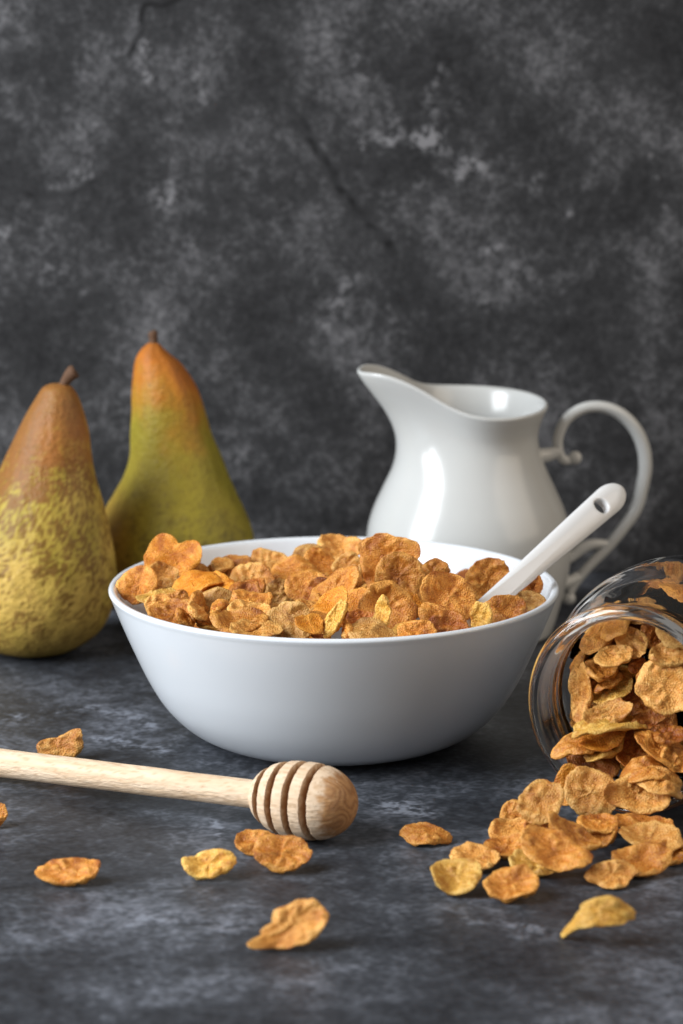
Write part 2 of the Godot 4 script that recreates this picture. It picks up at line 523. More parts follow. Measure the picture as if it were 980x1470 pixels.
func jug() -> void:
	var at := Vector3(6.3, 0, -16.67)
	var o := root_of("milk_jug", at)
	tag(o, "white porcelain milk jug with a curling handle and open spout", "jug")
	var glaze := porcelain(Color(0.765, 0.768, 0.762), 0.19)
	var wall := [Vector2(3.6, 0.0), Vector2(3.95, 0.05), Vector2(4.1, 0.35), Vector2(4.3, 1.0), Vector2(4.63, 2.3), Vector2(4.83, 3.6), Vector2(4.78, 4.9), Vector2(4.5, 5.95), Vector2(4.03, 7.0), Vector2(3.57, 8.0), Vector2(3.28, 9.0), Vector2(3.21, 9.8), Vector2(3.34, 10.5), Vector2(3.6, 11.2)]
	var prof := [Vector2(0, 0.15), Vector2(3.3, 0.12)]
	prof.append_array(smooth_line(wall, 7))
	prof.append_array([Vector2(3.64, 11.28), Vector2(3.63, 11.36), Vector2(3.57, 11.41), Vector2(3.49, 11.4), Vector2(3.42, 11.33)])
	var back := wall.duplicate()
	back.reverse()
	var inner := []
	for p: Vector2 in back: if p.y > 0.3: inner.append(Vector2(p.x - 0.26, maxf(p.y, 0.5)))
	prof.append_array(smooth_line(inner, 7))
	prof.append(Vector2(0, 0.42))
	var rows := []
	var spout := deg_to_rad(164)
	for p: Vector2 in prof:
		var row := PackedVector3Array()
		var up := smoothstep(7.6, 11.3, p.y)
		for j in 168:
			var a := TAU * j / 168
			var d := wrapf(a - spout, -PI, PI)
			var r := maxf(p.x, 0.002) + 1.8 * pow(up, 1.7) * exp(-pow(d / 0.46, 2)) * (1.0 if p.x > 1 else 0.0)
			r -= 0.2 * up * exp(-pow((absf(d) - 0.95) / 0.4, 2))
			var h := p.y - 0.42 * up + up * (2.07 * exp(-pow(d / 0.85, 2)) - 0.3 * exp(-pow(d / 0.22, 2)) - 0.27 * sin(a))
			row.append(Vector3(r * cos(a), h, r * sin(a)))
		rows.append(row)
	put("jug_body", loft(rows), glaze, o)
	var path := [Vector3(11.3, 8.14, -18.0), Vector3(10.96, 8.0, -17.9), Vector3(10.64, 8.35, -17.82), Vector3(10.56, 9.1, -17.8), Vector3(10.92, 9.95, -17.89), Vector3(11.69, 10.45, -18.1), Vector3(12.64, 10.51, -18.35), Vector3(13.57, 10.14, -18.6), Vector3(14.31, 9.4, -18.8), Vector3(14.75, 8.47, -18.92), Vector3(14.88, 7.51, -18.95), Vector3(14.76, 6.6, -18.92), Vector3(14.48, 5.49, -18.85), Vector3(13.88, 4.6, -18.68), Vector3(13.11, 3.68, -18.48), Vector3(12.16, 2.75, -18.22), Vector3(11.5, 1.95, -18.06), Vector3(11.26, 1.5, -17.98)]
	var line := []
	for p: Vector3 in path: line.append(p - at)
	put("handle", tube(smooth_line(line, 7), [0.2, 0.22, 0.24, 0.25, 0.26, 0.27, 0.28, 0.3, 0.32, 0.33, 0.33, 0.32, 0.3, 0.28, 0.26, 0.24, 0.23, 0.22], 24), glaze, o)
	put("handle_stub", tube(smooth_line([Vector3(9.3, 8.28, -17.4) - at, Vector3(10.04, 8.32, -17.65) - at, Vector3(10.62, 8.5, -17.8) - at], 6), [0.4, 0.34, 0.28], 20), glaze, o)
	put("handle_branch", tube(smooth_line([Vector3(13.15, 3.8, -18.5) - at, Vector3(12.42, 3.86, -18.29) - at, Vector3(11.87, 3.7, -18.15) - at, Vector3(11.3, 3.3, -18.0) - at, Vector3(10.7, 3.1, -17.8) - at], 6), [0.2, 0.26, 0.28, 0.26, 0.3], 20), glaze, o)
	put("handle_foot", tube(smooth_line([Vector3(11.7, 2.3, -18.1) - at, Vector3(11.2, 2.1, -17.9) - at, Vector3(10.5, 2.0, -17.7) - at], 5), [0.26, 0.3, 0.36], 18), glaze, o)
	for b: Vector3 in [Vector3(11.4, 8.12, -18.0), Vector3(11.24, 1.26, -17.98)]:
		var s := put("scroll_knob", lathe(ball(0.33), 28), glaze, o)
		s.position = (b - at) * CM


func ball(r: float) -> Array:
	var out := []
	for k in 17:
		var t := -PI / 2 + PI * k / 16
		out.append(Vector2(r * cos(t), r * sin(t)))
	return out


func spoon() -> void:
	var e := Vector3(5.75, 5.95, 3.28)
	var tip := Vector3(12.0, 9.3, -4.35)
	var o := root_of("spoon", e)
	tag(o, "white porcelain spoon stuck in the flakes, hole at its handle end", "spoon")
	var glaze := porcelain(Color(0.9, 0.9, 0.905), 0.16)
	var along := (tip - e).normalized()
	var length := (tip - e).length()
	var face := Vector3(-0.15, 0.2, 0.97)
	face = (face - along * face.dot(along)).normalized()
	var across := face.cross(along).normalized()
	# outline of the handle in (along, across)
	var outline := []
	var ends := [Vector2(-1.2, 0.36), Vector2(0, 0.39), Vector2(2, 0.43), Vector2(4.5, 0.5), Vector2(7, 0.57), Vector2(length - 1.1, 0.62)]
	var upper := smooth_line(ends, 12)
	for p: Vector2 in upper: outline.append(p)
	var rc := 0.62
	for k in range(1, 28):
		var t := PI / 2 - PI * k / 28
		outline.append(Vector2(length - 1.1 + 1.1 * cos(t), rc * sin(t)))
	upper.reverse()
	for p: Vector2 in upper: outline.append(Vector2(p.x, -p.y))
	var hole := Vector2(length - 1.85, 0.0)
	var hr := 0.31
	var rows := []
	var n := outline.size()
	var ks := [0.0, 0.0, 0.0, 0.0, 0.0, 0.0, 0.06, 0.16, 0.28, 0.42, 0.56, 0.7, 0.82, 0.91, 0.96, 0.985, 1.0]
	var near := [0.0, 0.01, 0.03, 0.06, 0.11, 0.2]
	for sgn in [1.0, -1.0]:
		for ki in ks.size():
			var k: float = ks[ki] if sgn > 0 else ks[ks.size() - 1 - ki]
			if sgn < 0 and (ki == 0 or ki == ks.size() - 1): continue
			var row := PackedVector3Array()
			for q: Vector2 in outline:
				var dir := (q - hole).normalized()
				var far := (q - hole).length() - hr
				var kk := ki if sgn > 0 else ks.size() - 1 - ki
				var close := minf(0.2, far * 0.6)
				var reach := lerpf(close, far, k) if kk >= 6 else close * float(near[kk]) / 0.2
				var p := hole + dir * (hr + reach)
				var dmin := 9.0
				for i in range(0, n, 1): dmin = minf(dmin, Geometry2D.get_closest_point_to_segment(p, outline[i], outline[(i + 1) % n]).distance_to(p))
				var th := 0.23 * sqrt(maxf(0.0, 1.0 - pow(1.0 - minf(dmin / 0.5, 1.0), 2)))
				var dh := p.distance_to(hole) - hr
				th *= sqrt(maxf(0.0, 1.0 - pow(1.0 - clampf(dh / 0.08, 0.0, 1.0), 2)))
				if reach == 0.0 or k == 1.0: th = 0.0
				row.append(along * p.x + across * p.y + face * th * sgn)
			rows.append(row)
	put("handle", loft(rows, false, true), glaze, o)
	var scoop := []
	for k in 9: scoop.append(along * (-0.9 - 0.42 * k) - Vector3(0, 0.02 * k * k, 0))
	put("scoop", tube(scoop, [0.4, 0.7, 1.1, 1.35, 1.45, 1.4, 1.2, 0.8, 0.2], 24, 0.28), glaze, o)


func dipper() -> void:
	var head := Vector3(-0.994, 1.37, 12.55)
	var far := Vector3(-12.62, 0.75, 6.29)
	var dir := (head - far).normalized()
	var o := root_of("honey_dipper", head)
	tag(o, "pale wooden honey dipper lying in front of the bowl", "honey dipper")
	var b := Basis()
	b.y = dir
	b.x = Vector3.UP.cross(dir).normalized()
	b.z = b.x.cross(b.y)
	o.basis = b
	var m := StandardMaterial3D.new()
	m.resource_name = "beech_wood"
	m.vertex_color_use_as_albedo = true
	m.roughness = 0.62
	m.metallic_specular = 0.3
	m.heightmap_enabled = true
	m.heightmap_texture = noise_tex(0.03, 4, 31)
	m.heightmap_scale = 0.03
	m.uv1_triplanar = true
	m.uv1_scale = Vector3(40, 9, 40)
	var rows := []
	var grooves := [-1.42, -0.76, -0.06, 0.64]
	var steps := 260
	for k in steps + 1:
		var t := lerpf(-2.0, 1.98, sin(float(k) / steps * PI / 2))
		var e := absf(t / (1.98 if t > 0 else 2.12))
		var r0 := 1.37 * pow(maxf(0.0, 1.0 - pow(e, 2.5 if t > 0 else 2.3)), 0.5 if t > 0 else 0.47)
		var row := PackedVector3Array()
		for j in 120:
			var a := TAU * j / 120
			var r := r0
			for g: float in grooves:
				var fray := 0.03 * n_bump.get_noise_3d(cos(a) * 3.0, sin(a) * 3.0, g * 5.0 + signf(t - g) * 2.0)
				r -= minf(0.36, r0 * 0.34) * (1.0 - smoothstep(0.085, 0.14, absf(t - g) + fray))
			row.append(Vector3(maxf(r, 0.002) * cos(a), t, maxf(r, 0.002) * sin(a)))
		rows.append(row)
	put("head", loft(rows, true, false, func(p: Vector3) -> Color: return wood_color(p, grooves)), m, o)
	var rod := []
	for k in 121:
		var t := lerpf(-1.8, -20.0, k / 120.0)
		var r := 0.5 + 0.035 * smoothstep(-3, -10, t) + 0.012 * n_low.get_noise_1d(t * 0.3)
		if k == 120: r = 0.3
		rod.append(Vector2(r, t))
	rod.append(Vector2(0.0, -20.05))
	put("handle", lathe(rod, 48, func(p: Vector3) -> Color: return wood_color(p, [])), m, o)


func wood_color(p: Vector3, grooves: Array) -> Color:
	var grain := n_spot.get_noise_3d(p.x * 4.0, p.y * 0.3, p.z * 4.0)
	var fleck := n_spot.get_noise_3d(p.x * 11.0 + 5.0, p.y * 2.0, p.z * 11.0)
	var c := Color(0.76, 0.59, 0.43).lerp(Color(0.63, 0.44, 0.28), clampf(0.35 + grain * 0.9, 0.0, 1.0))
	c = c.lerp(Color(0.4, 0.24, 0.12), 0.45 * smoothstep(0.18, 0.42, fleck))
	if grooves.size():
		var r := Vector2(p.x, p.z).length()
		for g: float in grooves:
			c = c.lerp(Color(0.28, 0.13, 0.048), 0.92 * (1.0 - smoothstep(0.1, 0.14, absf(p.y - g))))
		# cap end: end grain rings, with its warm shade painted into the colour
		var endgrain_shade := smoothstep(0.95, 1.5, p.y + 0.4 * grain)
		var rings := 0.5 + 0.5 * sin((p.x * 1.0 + 0.35 * r * r + n_low.get_noise_2d(p.x, p.z) * 0.5) * 22.0)
		c = c.lerp(Color(0.46, 0.23, 0.085).lerp(Color(0.29, 0.12, 0.035), rings), 0.85 * endgrain_shade)
	return c


func jar() -> void:
	# t runs from the mouth into the jar
	var outer := [Vector2(3.48, 0.0), Vector2(3.62, 0.04), Vector2(3.76, 0.18), Vector2(3.8, 0.36), Vector2(3.76, 0.54), Vector2(3.6, 0.66), Vector2(3.42, 0.76), Vector2(3.34, 0.88), Vector2(3.5, 1.0), Vector2(3.52, 1.1), Vector2(3.36, 1.24), Vector2(3.36, 1.36), Vector2(3.54, 1.5), Vector2(3.56, 1.62), Vector2(3.42, 1.8), Vector2(3.44, 1.98), Vector2(3.6, 2.2), Vector2(3.95, 2.75), Vector2(4.25, 3.4), Vector2(4.38, 4.2), Vector2(4.4, 5.0), Vector2(4.38, 6.0), Vector2(4.28, 6.9), Vector2(4.0, 7.7), Vector2(3.5, 8.3), Vector2(2.8, 8.55), Vector2(1.5, 8.5), Vector2(0, 8.45)]
	var inner := [Vector2(0, 8.1), Vector2(2.4, 8.1), Vector2(3.3, 7.85), Vector2(3.8, 7.3), Vector2(4.08, 6.4), Vector2(4.16, 5.4), Vector2(4.1, 4.2), Vector2(3.96, 3.4), Vector2(3.66, 2.75), Vector2(3.34, 2.2), Vector2(3.2, 1.9), Vector2(3.25, 1.55), Vector2(3.18, 1.25), Vector2(3.26, 0.95), Vector2(3.2, 0.6), Vector2(3.24, 0.4), Vector2(3.3, 0.16), Vector2(3.38, 0.03)]
	var prof := smooth_line(inner, 6)
	prof.append_array(smooth_line(outer, 6))
	var g := StandardMaterial3D.new()
	g.resource_name = "clear_glass"
	g.albedo_color = Color(1, 1, 1, 0.0)
	g.transparency = BaseMaterial3D.TRANSPARENCY_ALPHA
	g.roughness = 0.0
	g.metallic_specular = 0.5
	g.refraction_enabled = true
	g.refraction_scale = 0.05
	var o := put("glass_jar", lathe(prof, 144), g)
	tag(o, "clear glass jar lying on its side, spilling corn flakes", "jar")
	o.transform = jar_frame()


func jar_frame() -> Transform3D:
	var b := Basis()
	b.y = Vector3(sin(jar_yaw), 0, -cos(jar_yaw))
	b.z = Vector3.UP
	b.x = b.y.cross(b.z)
	return Transform3D(b, jar_at * CM)


# ---------------------------------------------------------------- corn flakes

const TONES := [
	[Color(0.62, 0.235, 0.036), Color(0.87, 0.455, 0.115), Color(0.29, 0.08, 0.012)],
	[Color(0.73, 0.335, 0.075), Color(0.93, 0.57, 0.19), Color(0.44, 0.15, 0.025)],
	[Color(0.76, 0.42, 0.075), Color(0.93, 0.63, 0.19), Color(0.48, 0.19, 0.027)],
	[Color(0.42, 0.12, 0.018), Color(0.64, 0.27, 0.055), Color(0.19, 0.045, 0.008)],
	[Color(0.72, 0.26, 0.024), Color(0.90, 0.43, 0.075), Color(0.42, 0.11, 0.012)],
	[Color(0.54, 0.27, 0.07), Color(0.76, 0.47, 0.16), Color(0.23, 0.09, 0.02)],
]


func flake_mesh(L: float, W: float, curl: float, cup: float, tone: int, shape: int, sd: int, na := 52, nr := 12) -> ArrayMesh:
	var off := Vector3(sd * 7.13, sd * 3.71, sd * 1.37)
	var pal: Array = TONES[tone]
	var thick := 0.075 + 0.025 * n_low.get_noise_1d(sd * 1.7)
	var bump := 0.125 if tone != 4 else 0.05
	var rim_r := PackedFloat32Array()
	for j in na:
		var a := TAU * j / na
		var ca := cos(a)
		var sa := sin(a)
		var r := 1.0 + 0.09 * n_low.get_noise_3d(ca * 0.9 + off.x, sa * 0.9, off.y) + 0.045 * n_low.get_noise_3d(ca * 2.6 + off.x, sa * 3.2, off.z) + 0.028 * n_low.get_noise_3d(ca * 8.0 + off.x, sa * 9.0, off.z)
		match shape:
			1: r *= 1.0 + 0.06 * cos(2 * a + sd) + 0.03 * sin(3 * a + sd * 2)
			2: r *= 1.0 + 0.08 * cos(3 * a + sd) + 0.05 * cos(4 * a)
			3: r *= 1.0 - 0.42 * exp(-pow(wrapf(a - 1.15, -PI, PI) / 0.36, 2)) + 0.1 * exp(-pow(wrapf(a - 1.9, -PI, PI) / 0.5, 2))
			4: r *= 0.86 + 0.5 * smoothstep(0.36, 0.1, absf(wrapf(a - PI - 0.35, -PI, PI))) - 0.2 * exp(-pow(wrapf(a - 2.55, -PI, PI) / 0.3, 2))
			5: r *= 0.92 + 0.2 * exp(-pow(wrapf(a - 2.7, -PI, PI) / 0.4, 2)) + 0.24 * exp(-pow(wrapf(a - 0.75, -PI, PI) / 0.35, 2)) - 0.22 * exp(-pow(wrapf(a - 1.75, -PI, PI) / 0.5, 2))
		rim_r.append(r)
	var pos := PackedVector3Array()
	var col := PackedColorArray()
	var nrows := nr * 2 - 1
	var shade := 1.0 + 0.22 * n_low.get_noise_1d(sd * 3.3 + 7.0)
	for i in nrows:
		var top := i < nr
		var q := float(i + 0.35) / (nr - 1 + 0.35) if top else float(nrows - 1 - i + 0.35) / (nr - 1 + 0.35)
		var t := sin(q * PI / 2)
		if i == nr - 1: t = 1.0
		var half := thick * pow(maxf(0.0, 1.0 - pow(t, 5.0)), 0.5)
		if i == nr - 1: half = 0.0
		for j in na:
			var a := TAU * j / na
			var x := t * rim_r[j] * cos(a) * L * 0.5
			var y := t * rim_r[j] * sin(a) * W * 0.5
			var w := 0.03 * minf(L, W) * pow(t, 4.0) * n_low.get_noise_3d(cos(a) * 1.3 + off.z, sin(a) * 1.3, 8.0) + 0.12 * n_low.get_noise_3d(x * 0.7 + off.x, y * 0.7 + off.y, 0.5) * (0.4 + t) + 0.05 * t * t * n_low.get_noise_3d(x * 2.1 + off.y, y * 2.1, 4.5)
			var side := 1.0 if top else -1.0
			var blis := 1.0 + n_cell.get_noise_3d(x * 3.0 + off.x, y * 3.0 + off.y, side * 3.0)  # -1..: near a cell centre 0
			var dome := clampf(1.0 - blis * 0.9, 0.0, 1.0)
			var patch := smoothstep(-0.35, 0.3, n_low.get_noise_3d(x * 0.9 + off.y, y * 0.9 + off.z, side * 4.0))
			var rough := n_bump.get_noise_3d(x * 4.0 + off.z, y * 4.0, side * 2.0)
			var h := half + minf(1.0, half / thick * 1.2) * bump * (1.5 * dome * dome * patch + 0.55 * rough)
			# bend along the length, then across
			var kx := 1.15 * curl / maxf(L, 0.1) * 2.0
			var cx := x
			var cz := 0.0
			if absf(kx) > 0.01:
				cx = sin(kx * x) / kx
				cz = (1.0 - cos(kx * x)) / kx
			var cy := y
			var ky := 1.1 * cup / maxf(W, 0.1) * 2.0
			if absf(ky) > 0.01:
				cy = sin(ky * y) / ky
				cz += (1.0 - cos(ky * y)) / ky
			var nrm := Vector3(-sin(kx * x), -sin(ky * y), 1.0).normalized()
			pos.append(Vector3(cx, cy, cz + w) + nrm * side * h)
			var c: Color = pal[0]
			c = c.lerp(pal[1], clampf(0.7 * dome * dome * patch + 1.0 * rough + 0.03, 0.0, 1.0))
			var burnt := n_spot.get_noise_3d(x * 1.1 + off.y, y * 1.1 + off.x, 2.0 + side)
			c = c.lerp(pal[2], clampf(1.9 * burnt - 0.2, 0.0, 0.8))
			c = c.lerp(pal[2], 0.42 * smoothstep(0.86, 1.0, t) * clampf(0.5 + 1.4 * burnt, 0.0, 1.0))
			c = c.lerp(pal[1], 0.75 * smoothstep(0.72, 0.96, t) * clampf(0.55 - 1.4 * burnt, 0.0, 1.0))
			col.append(c * shade)
	var idx := PackedInt32Array()
	for i in nrows - 1:
		for j in na:
			var j2 := (j + 1) % na
			idx.append_array([i * na + j, i * na + j2, (i + 1) * na + j, i * na + j2, (i + 1) * na + j2, (i + 1) * na + j])
	for e in 2:
		var row := 0 if e == 0 else (nrows - 1) * na
		var mid := Vector3.ZERO
		for j in na: mid += pos[row + j]
		pos.append(mid / na)
		col.append(col[row])
		for j in na:
			if e == 0: idx.append_array([pos.size() - 1, row + (j + 1) % na, row + j])
			else: idx.append_array([pos.size() - 1, row + j, row + (j + 1) % na])
	return build(pos, idx, col)


func facing(n: Vector3, roll: float) -> Basis:
	n = n.normalized()
	var e1 := (Vector3.RIGHT - n * n.x).normalized()
	var e2 := n.cross(e1)
	var a := deg_to_rad(roll)
	return Basis(e1 * cos(a) + e2 * sin(a), -e1 * sin(a) + e2 * cos(a), n)


func flake(label: String, where: String, at: Vector3, L: float, W: float, n: Vector3, roll: float, curl: float, cup: float, tone: int, shape: int, rest: bool) -> void:
	flake_seed += 1
	var big := 1.06
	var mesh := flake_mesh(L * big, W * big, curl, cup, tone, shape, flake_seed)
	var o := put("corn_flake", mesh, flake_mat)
	o.transform = Transform3D(facing(n, roll), at * CM)
	if rest:
		var low := 9.0
		var v: PackedVector3Array = mesh.surface_get_arrays(0)[Mesh.ARRAY_VERTEX]
		for p in v: low = minf(low, (o.basis * p).y)
		o.position.y = -low + 0.0002
	tag(o, label, "corn flake", group_of[where])


# Flakes under the ones above: each is dropped on what lies there already, at the tilt that lets it sink lowest.
func heap(count: int, step: float, half: Vector2, field: PackedFloat32Array, nx: int, nz: int, spots: Callable, fits: Callable, tilt: float, meshes: Array, bias: Vector3) -> Array:
	var laid := []
	var owner := PackedInt32Array()
	owner.resize(nx * nz)
	owner.fill(-1)
	for f in count:
		var kind := rng.randi() % meshes.size()
		var verts: PackedVector3Array = meshes[kind].surface_get_arrays(0)[Mesh.ARRAY_VERTEX]
		var best_y := 99.0
		var best: Transform3D
		for attempt in 9:
			var xz: Vector2 = spots.call()
			var n := Vector3(rng.randfn(0, tilt), 1.0, rng.randfn(0, tilt)) + bias
			var b := facing(n, rng.randf() * 360.0)
			var lift := -99.0
			var ok := true
			for k in range(0, verts.size(), 5):
				var p: Vector3 = b * verts[k] * 100.0
				var ix := int((p.x + xz.x + half.x) / step)
				var iz := int((p.z + xz.y + half.y) / step)
				if ix < 0 or iz < 0 or ix >= nx or iz >= nz:
					ok = false
					break
				lift = maxf(lift, field[iz * nx + ix] - p.y)
			if not ok or lift > best_y: continue
			var at := Vector3(xz.x, lift, xz.y)
			for k in range(0, verts.size(), 9):
				if not fits.call(b * verts[k] * 100.0 + at):
					ok = false
					break
			if ok:
				best_y = lift
				best = Transform3D(b, at)
		if best_y > 50.0: continue
		for k in range(0, verts.size()):
			var p: Vector3 = best.basis * verts[k] * 100.0 + best.origin
			var c := int((p.z + half.y) / step) * nx + int((p.x + half.x) / step)
			if c >= 0 and c < field.size() and field[c] < p.y:
				field[c] = p.y
				owner[c] = laid.size()
		laid.append([kind, best, 0])
	for c in owner: if c >= 0: laid[c][2] += 1
	return laid


func merged(laid: Array, meshes: Array, frame: Transform3D) -> ArrayMesh:
	var pos := PackedVector3Array()
	var nor := PackedVector3Array()
	var col := PackedColorArray()
	var idx := PackedInt32Array()
	for l in laid:
		var a: Array = meshes[l[0]].surface_get_arrays(0)
		var x: Transform3D = frame * Transform3D(l[1].basis, l[1].origin * CM)
		var base := pos.size()
		for v: Vector3 in a[Mesh.ARRAY_VERTEX]: pos.append(x * v)
		for v: Vector3 in a[Mesh.ARRAY_NORMAL]: nor.append(x.basis * v)
		col.append_array(a[Mesh.ARRAY_COLOR])
		for i: int in a[Mesh.ARRAY_INDEX]: idx.append(base + i)
	var arr := []
	arr.resize(Mesh.ARRAY_MAX)
	arr[Mesh.ARRAY_VERTEX] = pos
	arr[Mesh.ARRAY_NORMAL] = nor
	arr[Mesh.ARRAY_COLOR] = col
	arr[Mesh.ARRAY_INDEX] = idx
	var m := ArrayMesh.new()
	m.add_surface_from_arrays(Mesh.PRIMITIVE_TRIANGLES, arr)
	return m


func bowl_inner(y: float) -> float:
	return 8.3 - maxf(0.0, 6.0 - y) * 0.46


func jar_inner(t: float) -> float:
	return 3.1 if t < 2.2 else lerpf(3.1, 4.02, smoothstep(2.2, 4.0, t)) - 0.9 * smoothstep(6.2, 7.6, t)


func lay_out(laid: Array, meshes: Array, frame: Transform3D, label: String, group: String, rest_name: String, rest_label: String, keep: Callable) -> void:
	var low := []
	for l in laid:
		if not keep.call(l):
			low.append(l)
			continue
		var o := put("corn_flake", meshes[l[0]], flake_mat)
		o.transform = frame * Transform3D(l[1].basis, l[1].origin * CM)
		tag(o, flake_label(l[0], o.position, label), "corn flake", group)
	if low.size():
		var s := put(rest_name, merged(low, meshes, frame), flake_mat)
		tag(s, rest_label, "corn flakes", "", "stuff")


func flake_label(kind: int, at: Vector3, base: String) -> String:
	var look: String = ["orange brown", "pale", "golden", "dark toasted", "bright orange", "tan"][KINDS[kind]]
	if base == "jar": return "%s corn flake packed in the glass jar behind its mouth, %s" % [look, "low down" if at.y < 0.035 else ("near the glass above" if at.y > 0.06 else "at half height")]
	var side := "towards the pears" if at.x < -0.035 else ("towards the spoon" if at.x > 0.035 else "in the middle")
	return "%s corn flake low in the heap %s, %s" % [look, side, "by the front rim" if at.z > 0.03 else ("by the back wall" if at.z < -0.02 else "halfway back")]


const KINDS := [0, 1, 0, 3, 0, 5, 4, 1, 0, 2, 3, 0]


func all_flakes() -> void:
	var meshes := []
	for k in 12:
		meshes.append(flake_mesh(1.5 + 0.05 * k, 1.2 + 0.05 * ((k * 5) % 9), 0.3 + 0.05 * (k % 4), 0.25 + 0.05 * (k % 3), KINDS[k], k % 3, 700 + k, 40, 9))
	# the bowl
	var step := 0.12
	var n := 150
	var field := PackedFloat32Array()
	field.resize(n * n)
	for iz in n:
		for ix in n:
			var x := (ix + 0.5) * step - 9.0
			var z := (iz + 0.5) * step - 9.0
			var y := 4.7 + 0.9 * exp(-(Vector2(x - 2.0, z - 1.5).length_squared()) / 14.0)
			if z < -3.0: y -= (-3.0 - z) * 0.22
			field[iz * n + ix] = y
	var laid := heap(190, step, Vector2(9, 9), field, n, n,
		func() -> Vector2:
			var a := rng.randf() * TAU
			return Vector2(cos(a), sin(a)) * sqrt(rng.randf()) * 8.0,
		func(p: Vector3) -> bool: return Vector2(p.x, p.z).length() < bowl_inner(p.y) and p.y < 5.85 + 0.75 * exp(-(p - Vector3(2, p.y, 1)).length_squared() / 10.0), 0.4, meshes, Vector3(0, 0, 0.25))
	lay_out(laid, meshes, Transform3D.IDENTITY, "bowl", "corn flakes low in the white bowl", "packed_corn_flakes", "corn flakes packed in the bowl underneath the heap", func(l: Array) -> bool: return l[2] > 75)
	# the jar, in its own axes: x across, z = depth from the mouth, y up from the jar's axis
	var jn := Vector2i(70, 100)
	var jf := PackedFloat32Array()
	jf.resize(jn.x * jn.y)
	for iz in jn.y:
		for ix in jn.x:
			var x := (ix + 0.5) * step - 4.2
			var t := (iz + 0.5) * step
			var r := jar_inner(t)
			jf[iz * jn.x + ix] = -sqrt(maxf(0.0, r * r - x * x))
	var jl := heap(520, step, Vector2(4.2, 0), jf, jn.x, jn.y,
		func() -> Vector2: return Vector2(rng.randf_range(-3.2, 3.2), rng.randf_range(1.2, 7.2)),
		func(p: Vector3) -> bool: return Vector2(p.x, p.y).length() < jar_inner(p.z) and p.z > 0.9 + 0.2 * (p.y + 3.6) and p.z < 7.7, 0.4, meshes, Vector3(0, 0, -0.15))
	jl.append_array(heap(300, step, Vector2(4.2, 0), jf, jn.x, jn.y,
		func() -> Vector2: return Vector2(rng.randf_range(-3.0, 3.0), rng.randf_range(2.2, 7.0)),
		func(p: Vector3) -> bool: return Vector2(p.x, p.y).length() < jar_inner(p.z) and p.z > 2.2 and p.z < 7.7, 0.16, meshes, Vector3.ZERO))
	var jb := Basis(Vector3(cos(jar_yaw), 0, sin(jar_yaw)), Vector3.UP, Vector3(sin(jar_yaw), 0, -cos(jar_yaw)))
	lay_out(jl, meshes, Transform3D(jb, jar_at * CM), "jar", "corn flakes packed in the glass jar", "packed_jar_flakes", "corn flakes packed deeper in the glass jar", func(l: Array) -> bool: return l[1].origin.z < 3.2)
	for w in [
		["pale flake lying against the top glass of the jar, nearest its neck", 2.9, 12.0, 2.0, 1.6, 1], ["golden flake lying against the top glass of the jar, past the first pale one", 4.0, -14.0, 2.1, 1.7, 4],
		["tan flake lying against the shoulder glass of the jar, bowl side", 3.3, 42.0, 2.0, 1.6, 1], ["brown flake against the top glass of the jar, towards its base", 5.2, 14.0, 2.2, 1.7, 0],
		["flake against the upper glass of the jar on the bowl side, towards its base", 5.0, 50.0, 2.1, 1.6, 0], ["dark flake against the jar glass, behind the tall pale one", 2.5, 84.0, 1.9, 1.5, 3],
		["brown flake against the glass of the jar neck, above the tall pale one", 2.0, 62.0, 1.7, 1.3, 0], ["brown flake against the glass low in the jar neck on the bowl side", 2.0, 108.0, 1.8, 1.4, 0],
		["toasted flake against the neck glass at the top of the jar", 2.0, 24.0, 1.8, 1.4, 0], ["tan flake against the neck glass at the top of the jar, frame side", 2.0, -22.0, 1.8, 1.4, 5],
	]:
		var th := deg_to_rad(w[2])
		var out: Vector3 = Vector3.UP * cos(th) - jb.x * sin(th)
		var p: Vector3 = jar_at + jb.z * w[1] + out * (jar_inner(w[1]) - 0.28)
		flake(w[0], "jar", p, w[3], w[4], (out - jb.z * 0.25).normalized(), 40.0 * w[1], -0.3, -0.3, w[5], 1, false)
	picked()
	var bits := []
	for k in 8:
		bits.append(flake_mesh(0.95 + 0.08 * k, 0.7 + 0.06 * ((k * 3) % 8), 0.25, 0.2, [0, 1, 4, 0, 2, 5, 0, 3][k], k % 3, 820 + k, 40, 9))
	for o in get_children():
		if o is MeshInstance3D and o.get_meta("group", "") == group_of["bowl"]:
			for v: Vector3 in o.mesh.surface_get_arrays(0)[Mesh.ARRAY_VERTEX]:
				var p: Vector3 = o.transform * v * 100.0
				var c := int((p.z + 9.0) / step) * n + int((p.x + 9.0) / step)
				if c >= 0 and c < field.size() and field[c] < p.y: field[c] = p.y
	var small := heap(46, step, Vector2(9, 9), field, n, n,
		func() -> Vector2:
			var a := rng.randf() * TAU
			return Vector2(cos(a) * 7.6, sin(a) * 6.2 + 1.2) * sqrt(rng.randf()),
		func(p: Vector3) -> bool: return Vector2(p.x, p.z).length() < bowl_inner(p.y) - 0.15 and p.y < 6.75 + 0.9 * exp(-(p - Vector3(2, p.y, 1)).length_squared() / 8.0) and not (p.x > 4.8 and p.z < 4.5), 0.55, bits, Vector3(0, 0, 0.1))
	for l in small:
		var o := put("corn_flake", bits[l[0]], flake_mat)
		o.transform = Transform3D(l[1].basis, l[1].origin * CM)
		var look: String = ["orange brown", "pale", "bright orange", "rough brown", "golden", "tan", "curled brown", "dark toasted"][l[0]]
		tag(o, "small broken %s flake atop the heap %s, %s" % [look, "towards the pears" if l[1].origin.x < -3 else ("towards the spoon" if l[1].origin.x > 3 else "in the middle"), "by the front rim" if l[1].origin.z > 3 else ("by the back wall" if l[1].origin.z < -1.5 else "halfway back")], "corn flake", "small broken flakes on the heap")
